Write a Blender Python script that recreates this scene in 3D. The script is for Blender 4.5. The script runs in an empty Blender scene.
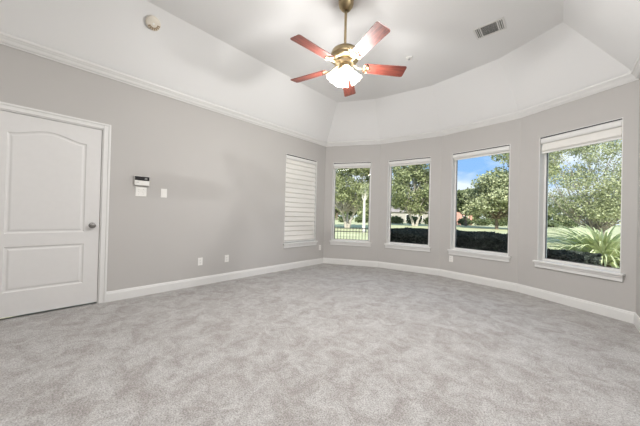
import bpy, bmesh, math, random
import numpy as np
from mathutils import Vector, Matrix, noise
random.seed(7)
rng = np.random.default_rng(7)
C = bpy.context.scene.collection
sc = bpy.context.scene

# ---------------------------------------------------------------- camera
cam = bpy.data.cameras.new('camera')
cam.sensor_width = 36.0
cam.lens = 258.64 * 36.0 / 640.0
cam.clip_start = 0.02
cam.clip_end = 500
camo = bpy.data.objects.new('camera', cam)
C.objects.link(camo)
cR = Vector((0.73352805, 0.67922684, 0.02423844)).normalized()
cF = Vector((-0.6795349, 0.73360937, 0.00704374)).normalized()
cU = cR.cross(cF).normalized()
cR = cF.cross(cU).normalized()
M = Matrix((cR, cU, -cF)).transposed().to_4x4()
M.translation = Vector((3.9459, 0.0, 1.1002))
camo.matrix_world = M
sc.camera = camo

# ---------------------------------------------------------------- world, sun, exposure
sc.view_settings.view_transform = 'Standard'
sc.view_settings.look = 'None'
sc.view_settings.gamma = 1.0
sc.view_settings.use_curve_mapping = False
sc.view_settings.exposure = 0.12
sc.cycles.use_denoising = True
sc.cycles.max_bounces = 12
sc.cycles.diffuse_bounces = 8
sc.cycles.transparent_max_bounces = 12
sc.cycles.sample_clamp_indirect = 8.0

SKY_STRENGTH = 1.35
SUN_STRENGTH = 7.0
BULB_WATTS = 28.5
REAR_FILL_WATTS = 20.0
CAN_FILL_WATTS = (42.0, 16.0)

w = bpy.data.worlds.new('sky')
sc.world = w
w.use_nodes = True
nt = w.node_tree
nt.nodes.clear()
out = nt.nodes.new('ShaderNodeOutputWorld')
bg = nt.nodes.new('ShaderNodeBackground')
bg.inputs['Strength'].default_value = SKY_STRENGTH
tc = nt.nodes.new('ShaderNodeTexCoord')
mp = nt.nodes.new('ShaderNodeMapping')
mp.inputs['Scale'].default_value = (1, 1, 2.2)
nz = nt.nodes.new('ShaderNodeTexNoise')
nz.inputs['Scale'].default_value = 3.2
nz.inputs['Detail'].default_value = 6
cr = nt.nodes.new('ShaderNodeValToRGB')
cr.color_ramp.elements[0].position = 0.47
cr.color_ramp.elements[0].color = (0.22, 0.41, 0.73, 1)
cr.color_ramp.elements[1].position = 0.60
cr.color_ramp.elements[1].color = (0.66, 0.72, 0.80, 1)
sx = nt.nodes.new('ShaderNodeSeparateXYZ')
mr = nt.nodes.new('ShaderNodeMapRange')       # more cloud and haze towards the horizon
mr.inputs['From Min'].default_value = 0.02
mr.inputs['From Max'].default_value = 0.24
mr.inputs['To Min'].default_value = 0.20
mr.inputs['To Max'].default_value = -0.04
ad = nt.nodes.new('ShaderNodeMath')
ad.operation = 'ADD'
nt.links.new(tc.outputs['Generated'], mp.inputs['Vector'])
nt.links.new(tc.outputs['Generated'], sx.inputs['Vector'])
nt.links.new(sx.outputs['Z'], mr.inputs['Value'])
nt.links.new(mp.outputs['Vector'], nz.inputs['Vector'])
nt.links.new(nz.outputs['Fac'], ad.inputs[0])
nt.links.new(mr.outputs['Result'], ad.inputs[1])
nt.links.new(ad.outputs[0], cr.inputs['Fac'])
nt.links.new(cr.outputs['Color'], bg.inputs['Color'])
nt.links.new(bg.outputs['Background'], out.inputs['Surface'])

sun = bpy.data.lights.new('sun', 'SUN')
sun.energy = SUN_STRENGTH
sun.angle = math.radians(0.6)
sun.color = (1.0, 0.95, 0.86)
suno = bpy.data.objects.new('sun', sun)
C.objects.link(suno)
el = math.radians(36)
sd = Vector((-0.5 * math.cos(el), 0.866 * math.cos(el), -math.sin(el)))
suno.rotation_euler = sd.to_track_quat('-Z', 'Y').to_euler()
suno.location = (8, -8, 12)

# ---------------------------------------------------------------- helpers
def obj(name, mesh, mat=None, parent=None, smooth=False):
    if isinstance(mesh, bmesh.types.BMesh):
        bmesh.ops.recalc_face_normals(mesh, faces=mesh.faces)
        me = bpy.data.meshes.new(name)
        mesh.to_mesh(me)
        mesh.free()
    else:
        me = mesh
    o = bpy.data.objects.new(name, me)
    C.objects.link(o)
    if mat is not None and not me.materials:
        me.materials.append(mat)
    if smooth:
        me.shade_smooth()
        try:
            me.set_sharp_from_angle(angle=math.radians(40))
        except Exception:
            pass
    if parent:
        o.parent = parent
    return o

def thing(name, label, cat, loc=(0, 0, 0), rotz=0.0, group=None):
    o = bpy.data.objects.new(name, None)
    o.empty_display_size = 0.1
    C.objects.link(o)
    o.location = loc
    o.rotation_euler = (0, 0, rotz)
    o['label'] = label
    o['category'] = cat
    if group:
        o['group'] = group
    return o

def tag(o, label, cat, group=None):
    o['label'] = label
    o['category'] = cat
    if group:
        o['group'] = group
    return o

def struct(o, label=None):
    o['kind'] = 'structure'
    if label:
        o['label'] = label
    return o

def box(bm, x0, x1, y0, y1, z0, z1, bev=0.0):
    r = bmesh.ops.create_cube(bm, size=1.0)
    vs = r['verts']
    for v in vs:
        v.co = Vector((x0 + (v.co.x + .5) * (x1 - x0), y0 + (v.co.y + .5) * (y1 - y0), z0 + (v.co.z + .5) * (z1 - z0)))
    if bev > 0:
        es = {e for v in vs for e in v.link_edges}
        bmesh.ops.bevel(bm, geom=list(es), offset=bev, segments=2, affect='EDGES', profile=0.5)
    return bm

def lathe(bm, prof, n=32, mat=Matrix.Identity(4), caps=True):
    rings = []
    for (r, z) in prof:
        if r < 1e-6:
            rings.append([bm.verts.new(mat @ Vector((0, 0, z)))])
        else:
            rings.append([bm.verts.new(mat @ Vector((r * math.cos(2 * math.pi * k / n), r * math.sin(2 * math.pi * k / n), z))) for k in range(n)])
    for a, b in zip(rings, rings[1:]):
        for k in range(n):
            k2 = (k + 1) % n
            if len(a) == 1 and len(b) == 1:
                continue
            if len(a) == 1:
                bm.faces.new((a[0], b[k], b[k2]))
            elif len(b) == 1:
                bm.faces.new((a[k], b[0], a[k2]))
            else:
                bm.faces.new((a[k], b[k], b[k2], a[k2]))
    if caps:
        for rg in (rings[0], rings[-1]):
            if len(rg) > 1:
                try:
                    bm.faces.new(rg)
                except ValueError:
                    pass
    return bm

def tube(bm, pts, rad, n=8):
    pts = [Vector(p) for p in pts]
    if not hasattr(rad, '__len__'):
        rad = [rad] * len(pts)
    rings = []
    up = Vector((0.13, 0.21, 0.97)).normalized()
    for i, p in enumerate(pts):
        t = (pts[min(i + 1, len(pts) - 1)] - pts[max(i - 1, 0)]).normalized()
        a = t.cross(up)
        if a.length < 1e-3:
            a = t.cross(Vector((1, 0, 0)))
        a.normalize()
        b = t.cross(a)
        rings.append([bm.verts.new(p + rad[i] * (a * math.cos(2 * math.pi * k / n) + b * math.sin(2 * math.pi * k / n))) for k in range(n)])
    for a, b in zip(rings, rings[1:]):
        for k in range(n):
            bm.faces.new((a[k], a[(k + 1) % n], b[(k + 1) % n], b[k]))
    bm.faces.new(rings[0])
    bm.faces.new(rings[-1])
    return bm

# ---------------------------------------------------------------- materials
def mat(name, col, rough=0.5, metal=0.0, spec=0.5, var=0.0, vscale=20.0, bump=0.0, bscale=200.0, coat=0.0, emit=0.0, detail=3.0):
    m = bpy.data.materials.new(name)
    m.use_nodes = True
    n = m.node_tree
    b = n.nodes['Principled BSDF']
    b.inputs['Base Color'].default_value = (*col, 1)
    b.inputs['Roughness'].default_value = rough
    b.inputs['Metallic'].default_value = metal
    b.inputs['Specular IOR Level'].default_value = spec
    b.inputs['Coat Weight'].default_value = coat
    if emit:
        b.inputs['Emission Color'].default_value = (*col, 1)
        b.inputs['Emission Strength'].default_value = emit
    t = n.nodes.new('ShaderNodeTexCoord')
    if var > 0:
        z = n.nodes.new('ShaderNodeTexNoise')
        z.inputs['Scale'].default_value = vscale
        z.inputs['Detail'].default_value = detail
        r = n.nodes.new('ShaderNodeValToRGB')
        r.color_ramp.elements[0].position = 0.3
        r.color_ramp.elements[1].position = 0.7
        r.color_ramp.elements[0].color = (*[max(0, c * (1 - var)) for c in col], 1)
        r.color_ramp.elements[1].color = (*[min(1, c * (1 + var)) for c in col], 1)
        n.links.new(t.outputs['Object'], z.inputs['Vector'])
        n.links.new(z.outputs['Fac'], r.inputs['Fac'])
        n.links.new(r.outputs['Color'], b.inputs['Base Color'])
    if bump > 0:
        z = n.nodes.new('ShaderNodeTexNoise')
        z.inputs['Scale'].default_value = bscale
        z.inputs['Detail'].default_value = 2
        u = n.nodes.new('ShaderNodeBump')
        u.inputs['Strength'].default_value = bump
        u.inputs['Distance'].default_value = 0.005
        n.links.new(t.outputs['Object'], z.inputs['Vector'])
        n.links.new(z.outputs['Fac'], u.inputs['Height'])
        n.links.new(u.outputs['Normal'], b.inputs['Normal'])
    return m

WALL = mat('wall_paint', (0.50, 0.484, 0.468), 0.85, spec=0.2, bump=0.05, bscale=260)
CEIL = mat('ceiling_paint', (0.82, 0.819, 0.816), 0.9, spec=0.2, bump=0.05, bscale=220)
TRIM = mat('white_trim_paint', (0.74, 0.735, 0.72), 0.4, spec=0.4, var=0.01)
DOOR = mat('white_door_paint', (0.70, 0.69, 0.68), 0.4, spec=0.4, var=0.01)
PLATE = mat('white_plastic', (0.84, 0.83, 0.80), 0.35, var=0.01)
SLOT = mat('dark_slot_and_gap_shade', (0.05, 0.05, 0.05), 0.5, var=0.05)
PANE_EDGE = mat('dark_pane_edging', (0.12, 0.12, 0.12), 0.6, var=.03)
BLACK = mat('black_screen', (0.012, 0.012, 0.014), 0.15, var=0.05)
KEYGREY = mat('grey_key_print', (0.42, 0.42, 0.42), 0.5, var=0.02)
BRASS = mat('antique_brass', (0.37, 0.29, 0.17), 0.28, metal=1.0, var=0.12, vscale=9)
BRASS2 = mat('polished_brass', (0.46, 0.37, 0.24), 0.34, metal=1.0, var=0.08, vscale=12)
NICKEL = mat('brushed_nickel', (0.26, 0.25, 0.24), 0.32, metal=1.0, var=0.05)
SHADEFAB = mat('shade_fabric', (0.76, 0.745, 0.71), 0.8, spec=0.2, var=0.015, vscale=300)
CREAM = mat('aged_cream_plastic', (0.76, 0.71, 0.62), 0.5, var=0.04)
BROWNSLOT = mat('brown_vent_slot', (0.34, 0.26, 0.17), 0.7, var=0.05)
VENTWHITE = mat('white_vent_metal', (0.74, 0.73, 0.71), 0.45, var=0.01)
VENTDARK = mat('vent_duct_inside', (0.2, 0.2, 0.19), 0.9, var=0.05)
EXTWALL = mat('exterior_brick', (0.34, 0.20, 0.15), 0.9, var=0.15, vscale=3)
ROOFM = mat('roof_shingle', (0.16, 0.145, 0.135), 0.9, var=0.2, vscale=6)
IRON = mat('black_iron', (0.02, 0.022, 0.02), 0.5, var=0.05)

def carpet_mat():
    m = bpy.data.materials.new('grey_carpet')
    m.use_nodes = True
    n = m.node_tree
    b = n.nodes['Principled BSDF']
    b.inputs['Roughness'].default_value = 0.95
    b.inputs['Specular IOR Level'].default_value = 0.1
    b.inputs['Sheen Weight'].default_value = 0.15
    t = n.nodes.new('ShaderNodeTexCoord')
    def nz(scale, det, dist=0.0, rough=0.5):
        z = n.nodes.new('ShaderNodeTexNoise')
        z.inputs['Scale'].default_value = scale
        z.inputs['Detail'].default_value = det
        z.inputs['Distortion'].default_value = dist
        z.inputs['Roughness'].default_value = rough
        n.links.new(t.outputs['Object'], z.inputs['Vector'])
        return z
    def ramp(src, p0, c0, p1, c1):
        r = n.nodes.new('ShaderNodeValToRGB')
        r.color_ramp.elements[0].position = p0
        r.color_ramp.elements[1].position = p1
        r.color_ramp.elements[0].color = (*c0, 1)
        r.color_ramp.elements[1].color = (*c1, 1)
        n.links.new(src.outputs['Fac'], r.inputs['Fac'])
        return r
    def mul(a, c):
        x = n.nodes.new('ShaderNodeMix')
        x.data_type = 'RGBA'
        x.blend_type = 'MULTIPLY'
        x.inputs['Factor'].default_value = 1.0
        n.links.new(a.outputs[0] if a.bl_idname != 'ShaderNodeMix' else a.outputs[2], x.inputs[6])
        n.links.new(c.outputs[0], x.inputs[7])
        return x
    a = ramp(nz(5.6, 8, 0.9, 0.68), 0.38, (0.345, 0.325, 0.312), 0.60, (0.465, 0.456, 0.448))
    c = ramp(nz(26, 5, 0.4, 0.65), 0.36, (0.88, 0.875, 0.87), 0.62, (1.06, 1.06, 1.06))
    d = ramp(nz(120, 3), 0.32, (0.62, 0.61, 0.60), 0.66, (1.22, 1.22, 1.22))
    x = mul(mul(a, c), d)
    n.links.new(x.outputs[2], b.inputs['Base Color'])
    u = n.nodes.new('ShaderNodeBump')
    u.inputs['Strength'].default_value = 0.6
    u.inputs['Distance'].default_value = 0.008
    n.links.new(nz(160, 3).outputs['Fac'], u.inputs['Height'])
    n.links.new(u.outputs['Normal'], b.inputs['Normal'])
    return m
CARPET = carpet_mat()

def wood_mat():
    m = bpy.data.materials.new('cherry_blade_wood')
    m.use_nodes = True
    n = m.node_tree
    b = n.nodes['Principled BSDF']
    b.inputs['Roughness'].default_value = 0.46
    b.inputs['Coat Weight'].default_value = 0.15
    b.inputs['Coat Roughness'].default_value = 0.25
    t = n.nodes.new('ShaderNodeTexCoord')
    p = n.nodes.new('ShaderNodeMapping')
    p.inputs['Scale'].default_value = (1.5, 22, 22)
    z = n.nodes.new('ShaderNodeTexNoise')
    z.inputs['Scale'].default_value = 4
    z.inputs['Detail'].default_value = 6
    z.inputs['Distortion'].default_value = 0.8
    r = n.nodes.new('ShaderNodeValToRGB')
    r.color_ramp.elements[0].position = 0.35
    r.color_ramp.elements[0].color = (0.05, 0.010, 0.009, 1)
    r.color_ramp.elements[1].position = 0.62
    r.color_ramp.elements[1].color = (0.19, 0.047, 0.030, 1)
    n.links.new(t.outputs['Object'], p.inputs['Vector'])
    n.links.new(p.outputs['Vector'], z.inputs['Vector'])
    n.links.new(z.outputs['Fac'], r.inputs['Fac'])
    n.links.new(r.outputs['Color'], b.inputs['Base Color'])
    return m
WOOD = wood_mat()

def glass_mat():
    m = bpy.data.materials.new('window_glass')
    m.use_nodes = True
    n = m.node_tree
    n.nodes.clear()
    o = n.nodes.new('ShaderNodeOutputMaterial')
    mx = n.nodes.new('ShaderNodeMixShader')
    tr = n.nodes.new('ShaderNodeBsdfTransparent')
    tr.inputs['Color'].default_value = (0.97, 0.985, 0.975, 1)
    gl = n.nodes.new('ShaderNodeBsdfGlossy')
    gl.inputs['Roughness'].default_value = 0.02
    fr = n.nodes.new('ShaderNodeFresnel')
    fr.inputs['IOR'].default_value = 1.25
    n.links.new(fr.outputs['Fac'], mx.inputs['Fac'])
    n.links.new(tr.outputs[0], mx.inputs[1])
    n.links.new(gl.outputs[0], mx.inputs[2])
    n.links.new(mx.outputs[0], o.inputs['Surface'])
    return m
GLASS = glass_mat()

def frosted_mat():
    m = bpy.data.materials.new('lit_frosted_glass')
    m.use_nodes = True
    n = m.node_tree
    n.nodes.clear()
    o = n.nodes.new('ShaderNodeOutputMaterial')
    mx = n.nodes.new('ShaderNodeMixShader')
    mx.inputs['Fac'].default_value = 0.45
    ad = n.nodes.new('ShaderNodeAddShader')
    tr = n.nodes.new('ShaderNodeBsdfTransparent')
    tl = n.nodes.new('ShaderNodeBsdfTranslucent')
    tl.inputs['Color'].default_value = (0.95, 0.93, 0.9, 1)
    em = n.nodes.new('ShaderNodeEmission')
    em.inputs['Color'].default_value = (1, 0.96, 0.90, 1)
    em.inputs['Strength'].default_value = 1.3
    n.links.new(tl.outputs[0], mx.inputs[1])
    n.links.new(tr.outputs[0], mx.inputs[2])
    n.links.new(mx.outputs[0], ad.inputs[0])
    n.links.new(em.outputs[0], ad.inputs[1])
    n.links.new(ad.outputs[0], o.inputs['Surface'])
    return m
FROST = frosted_mat()
BULB = mat('glowing_bulb', (1.0, 0.95, 0.88), 0.5, emit=12.0)

def leaf_mat(name, c0, c1, scale=0.6, trans=0.18):
    m = bpy.data.materials.new(name)
    m.use_nodes = True
    n = m.node_tree
    n.nodes.clear()
    o = n.nodes.new('ShaderNodeOutputMaterial')
    mx = n.nodes.new('ShaderNodeMixShader')
    mx.inputs['Fac'].default_value = trans
    d = n.nodes.new('ShaderNodeBsdfDiffuse')
    tl = n.nodes.new('ShaderNodeBsdfTranslucent')
    g = n.nodes.new('ShaderNodeNewGeometry')
    r = n.nodes.new('ShaderNodeValToRGB')
    r.color_ramp.elements[0].color = (*c0, 1)
    r.color_ramp.elements[1].color = (*c1, 1)
    n.links.new(g.outputs['Random Per Island'], r.inputs['Fac'])
    n.links.new(r.outputs['Color'], d.inputs['Color'])
    n.links.new(r.outputs['Color'], tl.inputs['Color'])
    n.links.new(d.outputs[0], mx.inputs[1])
    n.links.new(tl.outputs[0], mx.inputs[2])
    n.links.new(mx.outputs[0], o.inputs['Surface'])
    return m
LEAF_OLIVE = leaf_mat('olive_leaves', (0.10, 0.125, 0.055), (0.46, 0.49, 0.27))
LEAF_PALE = leaf_mat('pale_leaves', (0.16, 0.19, 0.09), (0.60, 0.62, 0.40))
LEAF_MID = leaf_mat('mid_green_leaves', (0.06, 0.085, 0.04), (0.22, 0.26, 0.13))
LEAF_DARK = leaf_mat('dark_hedge_leaves', (0.028, 0.036, 0.034), (0.085, 0.10, 0.085), trans=0.1)
LEAF_YUCCA = leaf_mat('yucca_leaves', (0.46, 0.52, 0.28), (0.76, 0.80, 0.54), trans=0.3)
BARK_PALE = mat('pale_bark', (0.42, 0.38, 0.33), 0.9, var=0.2, vscale=4)
GREY_BARK = mat('grey_bark', (0.26, 0.23, 0.19), 0.9, var=0.25, vscale=5)
BARK = mat('brown_bark', (0.17, 0.13, 0.10), 0.9, var=0.25, vscale=5)
LAWN = mat('lawn_grass', (0.50, 0.50, 0.30), 0.95, spec=0.1, var=0.22, vscale=0.5, detail=8)
BRICK_PINK = mat('pink_brick', (0.55, 0.30, 0.24), 0.9, var=0.08, vscale=2)

# ---------------------------------------------------------------- room plan
W = 4.564
ZR = -2.8
KP = [Vector(p) for p in ((0, ZR), (0.0, 4.403), (1.077, 4.980), (2.282, 5.179), (3.488, 4.979), (W, 4.402), (W, ZR))]
SIDES = ['left', 'bay_left', 'bay_center_left', 'bay_center_right', 'bay_right', 'right', 'rear']
NW = 7
TH = 0.16
ZC0, HC, DC = 2.695, 3.385, 0.617
WALL_TOP = 2.80

def wdir(i):
    a, b = KP[i % NW], KP[(i + 1) % NW]
    return (b - a).normalized()
def winn(i):
    d = wdir(i)
    return Vector((d.y, -d.x))      # inward
def corner(i, o):
    """corner point i of the plan moved inward by o from both walls"""
    i = i % NW
    n0, n1 = winn(i - 1), winn(i)
    p = KP[i]
    c0, c1 = n0.dot(p) + o, n1.dot(p) + o
    det = n0.x * n1.y - n0.y * n1.x
    return Vector(((c0 * n1.y - n0.y * c1) / det, (n0.x * c1 - c0 * n1.x) / det))
def wlen(i):
    return (KP[(i + 1) % NW] - KP[i]).length
def wpt(i, u, o, z):
    p = KP[i] + wdir(i) * u + winn(i) * o
    return Vector((p.x, p.y, z))
def wframe(i, u, z=0.0):
    """matrix: local x along the wall, local y INTO the room, local z up... right handed with x = reversed wall dir"""
    d, n = wdir(i), winn(i)
    m = Matrix(((-d.x, n.x, 0, 0), (-d.y, n.y, 0, 0), (0, 0, 1, 0), (0, 0, 0, 1)))
    p = wpt(i, u, 0, z)
    m.translation = p
    return m

# windows: wall index -> (u0,u1,z0,z1)
LEFT_OFF = -ZR                      # left-wall u is measured from the rear corner
ZW0, ZW1 = 0.505, 2.290
OPEN = {0: [(3.245 + LEFT_OFF, 4.13 + LEFT_OFF, ZW0, ZW1), (-0.365 + LEFT_OFF, 0.488 + LEFT_OFF, -0.001, 2.05)],
        1: [(0.180, 1.037, ZW0, ZW1)],
        2: [(0.180, 1.030, ZW0, ZW1)],
        3: [(0.195, 1.098, ZW0, ZW1)],
        4: [(0.262, 1.104, ZW0, ZW1)]}

def make_wall(i):
    L = wlen(i)
    holes = OPEN.get(i, [])
    us = sorted({0.0, L} | {h[0] for h in holes} | {h[1] for h in holes})
    zs = sorted({0.0, WALL_TOP} | {max(0.0, h[2]) for h in holes} | {h[3] for h in holes})
    bm = bmesh.new()
    cache = {}
    def V(u, z, side):
        k = (round(u, 5), round(z, 5), side)
        if k not in cache:
            if side == 0:
                p = wpt(i, u, 0, z)
            else:
                if u == 0.0:
                    q = corner(i, -TH)
                elif u == L:
                    q = corner(i + 1, -TH)
                else:
                    q = wpt(i, u, -TH, z).xy
                p = Vector((q[0], q[1], z))
            cache[k] = bm.verts.new(p)
        return cache[k]
    def solid(a, b):
        if a < 0 or b < 0 or a >= len(us) - 1 or b >= len(zs) - 1:
            return False
        um, zm = (us[a] + us[a + 1]) / 2, (zs[b] + zs[b + 1]) / 2
        return not any(h[0] < um < h[1] and h[2] < zm < h[3] for h in holes)
    for a in range(len(us) - 1):
        for b in range(len(zs) - 1):
            if not solid(a, b):
                continue
            u0, u1, z0, z1 = us[a], us[a + 1], zs[b], zs[b + 1]
            for s in (0, 1):
                bm.faces.new((V(u0, z0, s), V(u1, z0, s), V(u1, z1, s), V(u0, z1, s)))
            if not solid(a - 1, b): bm.faces.new((V(u0, z0, 0), V(u0, z1, 0), V(u0, z1, 1), V(u0, z0, 1)))
            if not solid(a + 1, b): bm.faces.new((V(u1, z0, 0), V(u1, z1, 0), V(u1, z1, 1), V(u1, z0, 1)))
            if not solid(a, b - 1): bm.faces.new((V(u0, z0, 0), V(u1, z0, 0), V(u1, z0, 1), V(u0, z0, 1)))
            if not solid(a, b + 1): bm.faces.new((V(u0, z1, 0), V(u1, z1, 0), V(u1, z1, 1), V(u0, z1, 1)))
    bmesh.ops.recalc_face_normals(bm, faces=bm.faces)
    me = bpy.data.meshes.new('wall')
    bm.to_mesh(me)
    bm.free()
    me.materials.append(WALL)
    me.materials.append(EXTWALL)
    n = winn(i)
    for f in me.polygons:
        c = f.center
        if (Vector((c.x, c.y)) - KP[i]).dot(n) < -TH + 0.01:
            f.material_index = 1
    struct(obj('wall_' + SIDES[i], me))
for i in range(NW):
    make_wall(i)

# floor
bm = bmesh.new()
top = [bm.verts.new((*corner(i, -TH * .5), 0.0)) for i in range(NW)]
bot = [bm.verts.new((*corner(i, -TH * .5), -0.12)) for i in range(NW)]
bm.faces.new(top); bm.faces.new(bot)
for k in range(NW):
    bm.faces.new((top[k], top[(k + 1) % NW], bot[(k + 1) % NW], bot[k]))
struct(obj('floor', bm, CARPET), 'light grey mottled cut-pile carpet')

# tray ceiling: sloping band all round, flat centre
bm = bmesh.new()
lo = [bm.verts.new((*corner(i, -0.02), ZC0 - 0.02)) for i in range(NW)]
hi = [bm.verts.new((*corner(i, DC), HC)) for i in range(NW)]
lo2 = [bm.verts.new((*corner(i, -0.02), ZC0 + 0.06)) for i in range(NW)]
hi2 = [bm.verts.new((*corner(i, DC - .03), HC + 0.08)) for i in range(NW)]
for k in range(NW):
    j = (k + 1) % NW
    bm.faces.new((lo[k], lo[j], hi[j], hi[k]))
    bm.faces.new((lo2[k], lo2[j], hi2[j], hi2[k]))
    bm.faces.new((lo[k], lo[j], lo2[j], lo2[k]))
bm.faces.new(hi)
bm.faces.new(hi2)
struct(obj('ceiling', bm, CEIL), 'white tray ceiling sloping up to a flat centre')

# crown moulding and baseboards, one piece per wall, mitred
def sweep(i, prof, ua=None, ub=None):
    bm = bmesh.new()
    A, B = [], []
    for (o, z) in prof:
        a = corner(i, o) if ua is None else wpt(i, ua, o, 0).xy
        b = corner(i + 1, o) if ub is None else wpt(i, ub, o, 0).xy
        A.append(bm.verts.new((a[0], a[1], z)))
        B.append(bm.verts.new((b[0], b[1], z)))
    n = len(prof)
    for k in range(n):
        j = (k + 1) % n
        bm.faces.new((A[k], A[j], B[j], B[k]))
    bm.faces.new(A); bm.faces.new(B)
    return bm
crown = [(0.0, 2.660), (0.010, 2.660), (0.013, 2.672), (0.022, 2.674), (0.030, 2.684), (0.040, 2.704), (0.052, 2.718), (0.054, 2.724), (0.062, 2.726), (0.066, 2.738), (0.066, 2.752), (0.0, 2.69)]
for i in range(NW):
    struct(obj('trim_%d' % (i + 1), sweep(i, crown), TRIM), 'white crown moulding')
base = [(0.0, 0.0), (0.015, 0.0), (0.015, 0.095), (0.011, 0.105), (0.010, 0.116), (0.005, 0.122), (0.0, 0.124)]
DU0, DU1 = -0.365 + LEFT_OFF, 0.488 + LEFT_OFF
for i in range(NW):
    if i == 0:
        struct(obj('baseboard_left', sweep(0, base, DU1 + 0.063, None), TRIM))
        struct(obj('baseboard_left_rear', sweep(0, base, None, DU0 - 0.063), TRIM))
    else:
        struct(obj('baseboard_' + SIDES[i], sweep(i, base), TRIM))

# ---------------------------------------------------------------- windows
def lbox(bm, i, u0, u1, o0, o1, z0, z1, bev=0.0):
    """box in wall coordinates (u along, o inward)"""
    b2 = bmesh.new()
    box(b2, u0, u1, o0, o1, z0, z1, bev)
    me = bpy.data.meshes.new('t')
    b2.to_mesh(me); b2.free()
    off = len(bm.verts)
    vs = [bm.verts.new(wpt(i, v.co.x, v.co.y, v.co.z)) for v in me.vertices]
    for f in me.polygons:
        bm.faces.new([vs[k] for k in f.vertices])
    bpy.data.meshes.remove(me)
    return bm

def localize(root, m):
    root.matrix_world = m

def child(name, bm, material, root, smooth=False):
    """bm is in world space; store it relative to the root"""
    inv = root.matrix_basis.inverted()
    bm.transform(inv)
    return obj(name, bm, material, root, smooth)

def root_at(name, i, u, z, kind=None, label=None, cat=None, group=None, o=0.0):
    r = bpy.data.objects.new(name, None)
    r.empty_display_size = 0.1
    C.objects.link(r)
    m = wframe(i, u, z)
    m.translation = wpt(i, u, o, z)
    r.matrix_basis = m
    if kind: r['kind'] = kind
    if label: r['label'] = label
    if cat: r['category'] = cat
    if group: r['group'] = group
    return r

WLAB = ['tall window behind the closed banded shade on the left wall', 'tall fixed window looking onto the iron fence',
        'tall fixed window left of the pair over the dark hedge', 'tall fixed window showing blue sky and a brick house',
        'tall fixed window at far right with the spiky plant outside']
for k in range(5):
    i = k
    u0, u1, z0, z1 = OPEN[i][0]
    r = root_at('window_%d' % (k + 1), i, (u0 + u1) / 2, z0, 'structure', WLAB[k])
    # jamb liner
    bm = bmesh.new()
    t = 0.008
    lbox(bm, i, u0, u0 + t, -TH + .005, -0.001, z0, z1)
    lbox(bm, i, u1 - t, u1, -TH + .005, -0.001, z0, z1)
    lbox(bm, i, u0 + t, u1 - t, -TH + .005, -0.001, z1 - t, z1)
    child('jamb', bm, TRIM, r)
    # sash frame
    bm = bmesh.new()
    fo0, fo1, fw = -0.145, -0.095, 0.030
    zb = z0 + 0.02
    lbox(bm, i, u0 + t, u0 + t + fw, fo0, fo1, zb, z1 - t, .004)
    lbox(bm, i, u1 - t - fw, u1 - t, fo0, fo1, zb, z1 - t, .004)
    lbox(bm, i, u0 + t + fw, u1 - t - fw, fo0, fo1, z1 - t - fw, z1 - t, .004)
    lbox(bm, i, u0 + t + fw, u1 - t - fw, fo0, fo1, zb, zb + fw, .004)
    child('frame', bm, TRIM, r)
    bm = bmesh.new()
    g0, g1, gz0, gz1, gw = u0 + t + fw, u1 - t - fw, zb + fw, z1 - t - fw, .007
    for (a_, b_, c_, d_) in ((g0, g0 + gw, gz0, gz1), (g1 - gw, g1, gz0, gz1), (g0 + gw, g1 - gw, gz0, gz0 + gw), (g0 + gw, g1 - gw, gz1 - gw, gz1)):
        lbox(bm, i, a_, b_, -.117, -.100, c_, d_)
    child('pane_edging', bm, PANE_EDGE, r)  # thin dark strips round the pane edge
    bm = bmesh.new()
    lbox(bm, i, u0 + t + fw - .004, u1 - t - fw + .004, -0.124, -0.118, zb + fw - .004, z1 - t - fw + .004)
    child('pane', bm, GLASS, r)
    # sill (stool with horns) and apron
    bm = bmesh.new()
    lbox(bm, i, u0 + .0, u1 - .0, -TH + .004, 0.002, z0 - .0, z0 + 0.02)
    lbox(bm, i, u0 - .035, u1 + .035, 0.0005, 0.048, z0 - .006, z0 + 0.020, .006)
    child('sill', bm, TRIM, r)
    bm = bmesh.new()
    lbox(bm, i, u0 - .022, u1 + .022, 0.0005, 0.020, z0 - .075, z0 - .0065, .004)
    lbox(bm, i, u0 - .022, u1 + .022, 0.0205, 0.032, z0 - .030, z0 - .0065, .004)
    child('apron', bm, TRIM, r)
    # sky light enters through the opening: sampling portal
    pl = bpy.data.lights.new('daylight_portal', 'AREA')
    pl.shape = 'RECTANGLE'
    pl.size = u1 - u0
    pl.size_y = z1 - z0
    pl.cycles.is_portal = True
    po = bpy.data.objects.new('daylight_portal', pl)
    C.objects.link(po)
    p = wpt(i, (u0 + u1) / 2, -TH - .01, (z0 + z1) / 2)
    po.location = p
    n = winn(i)
    po.rotation_euler = Vector((n.x, n.y, 0)).to_track_quat('-Z', 'Z').to_euler()

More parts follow.
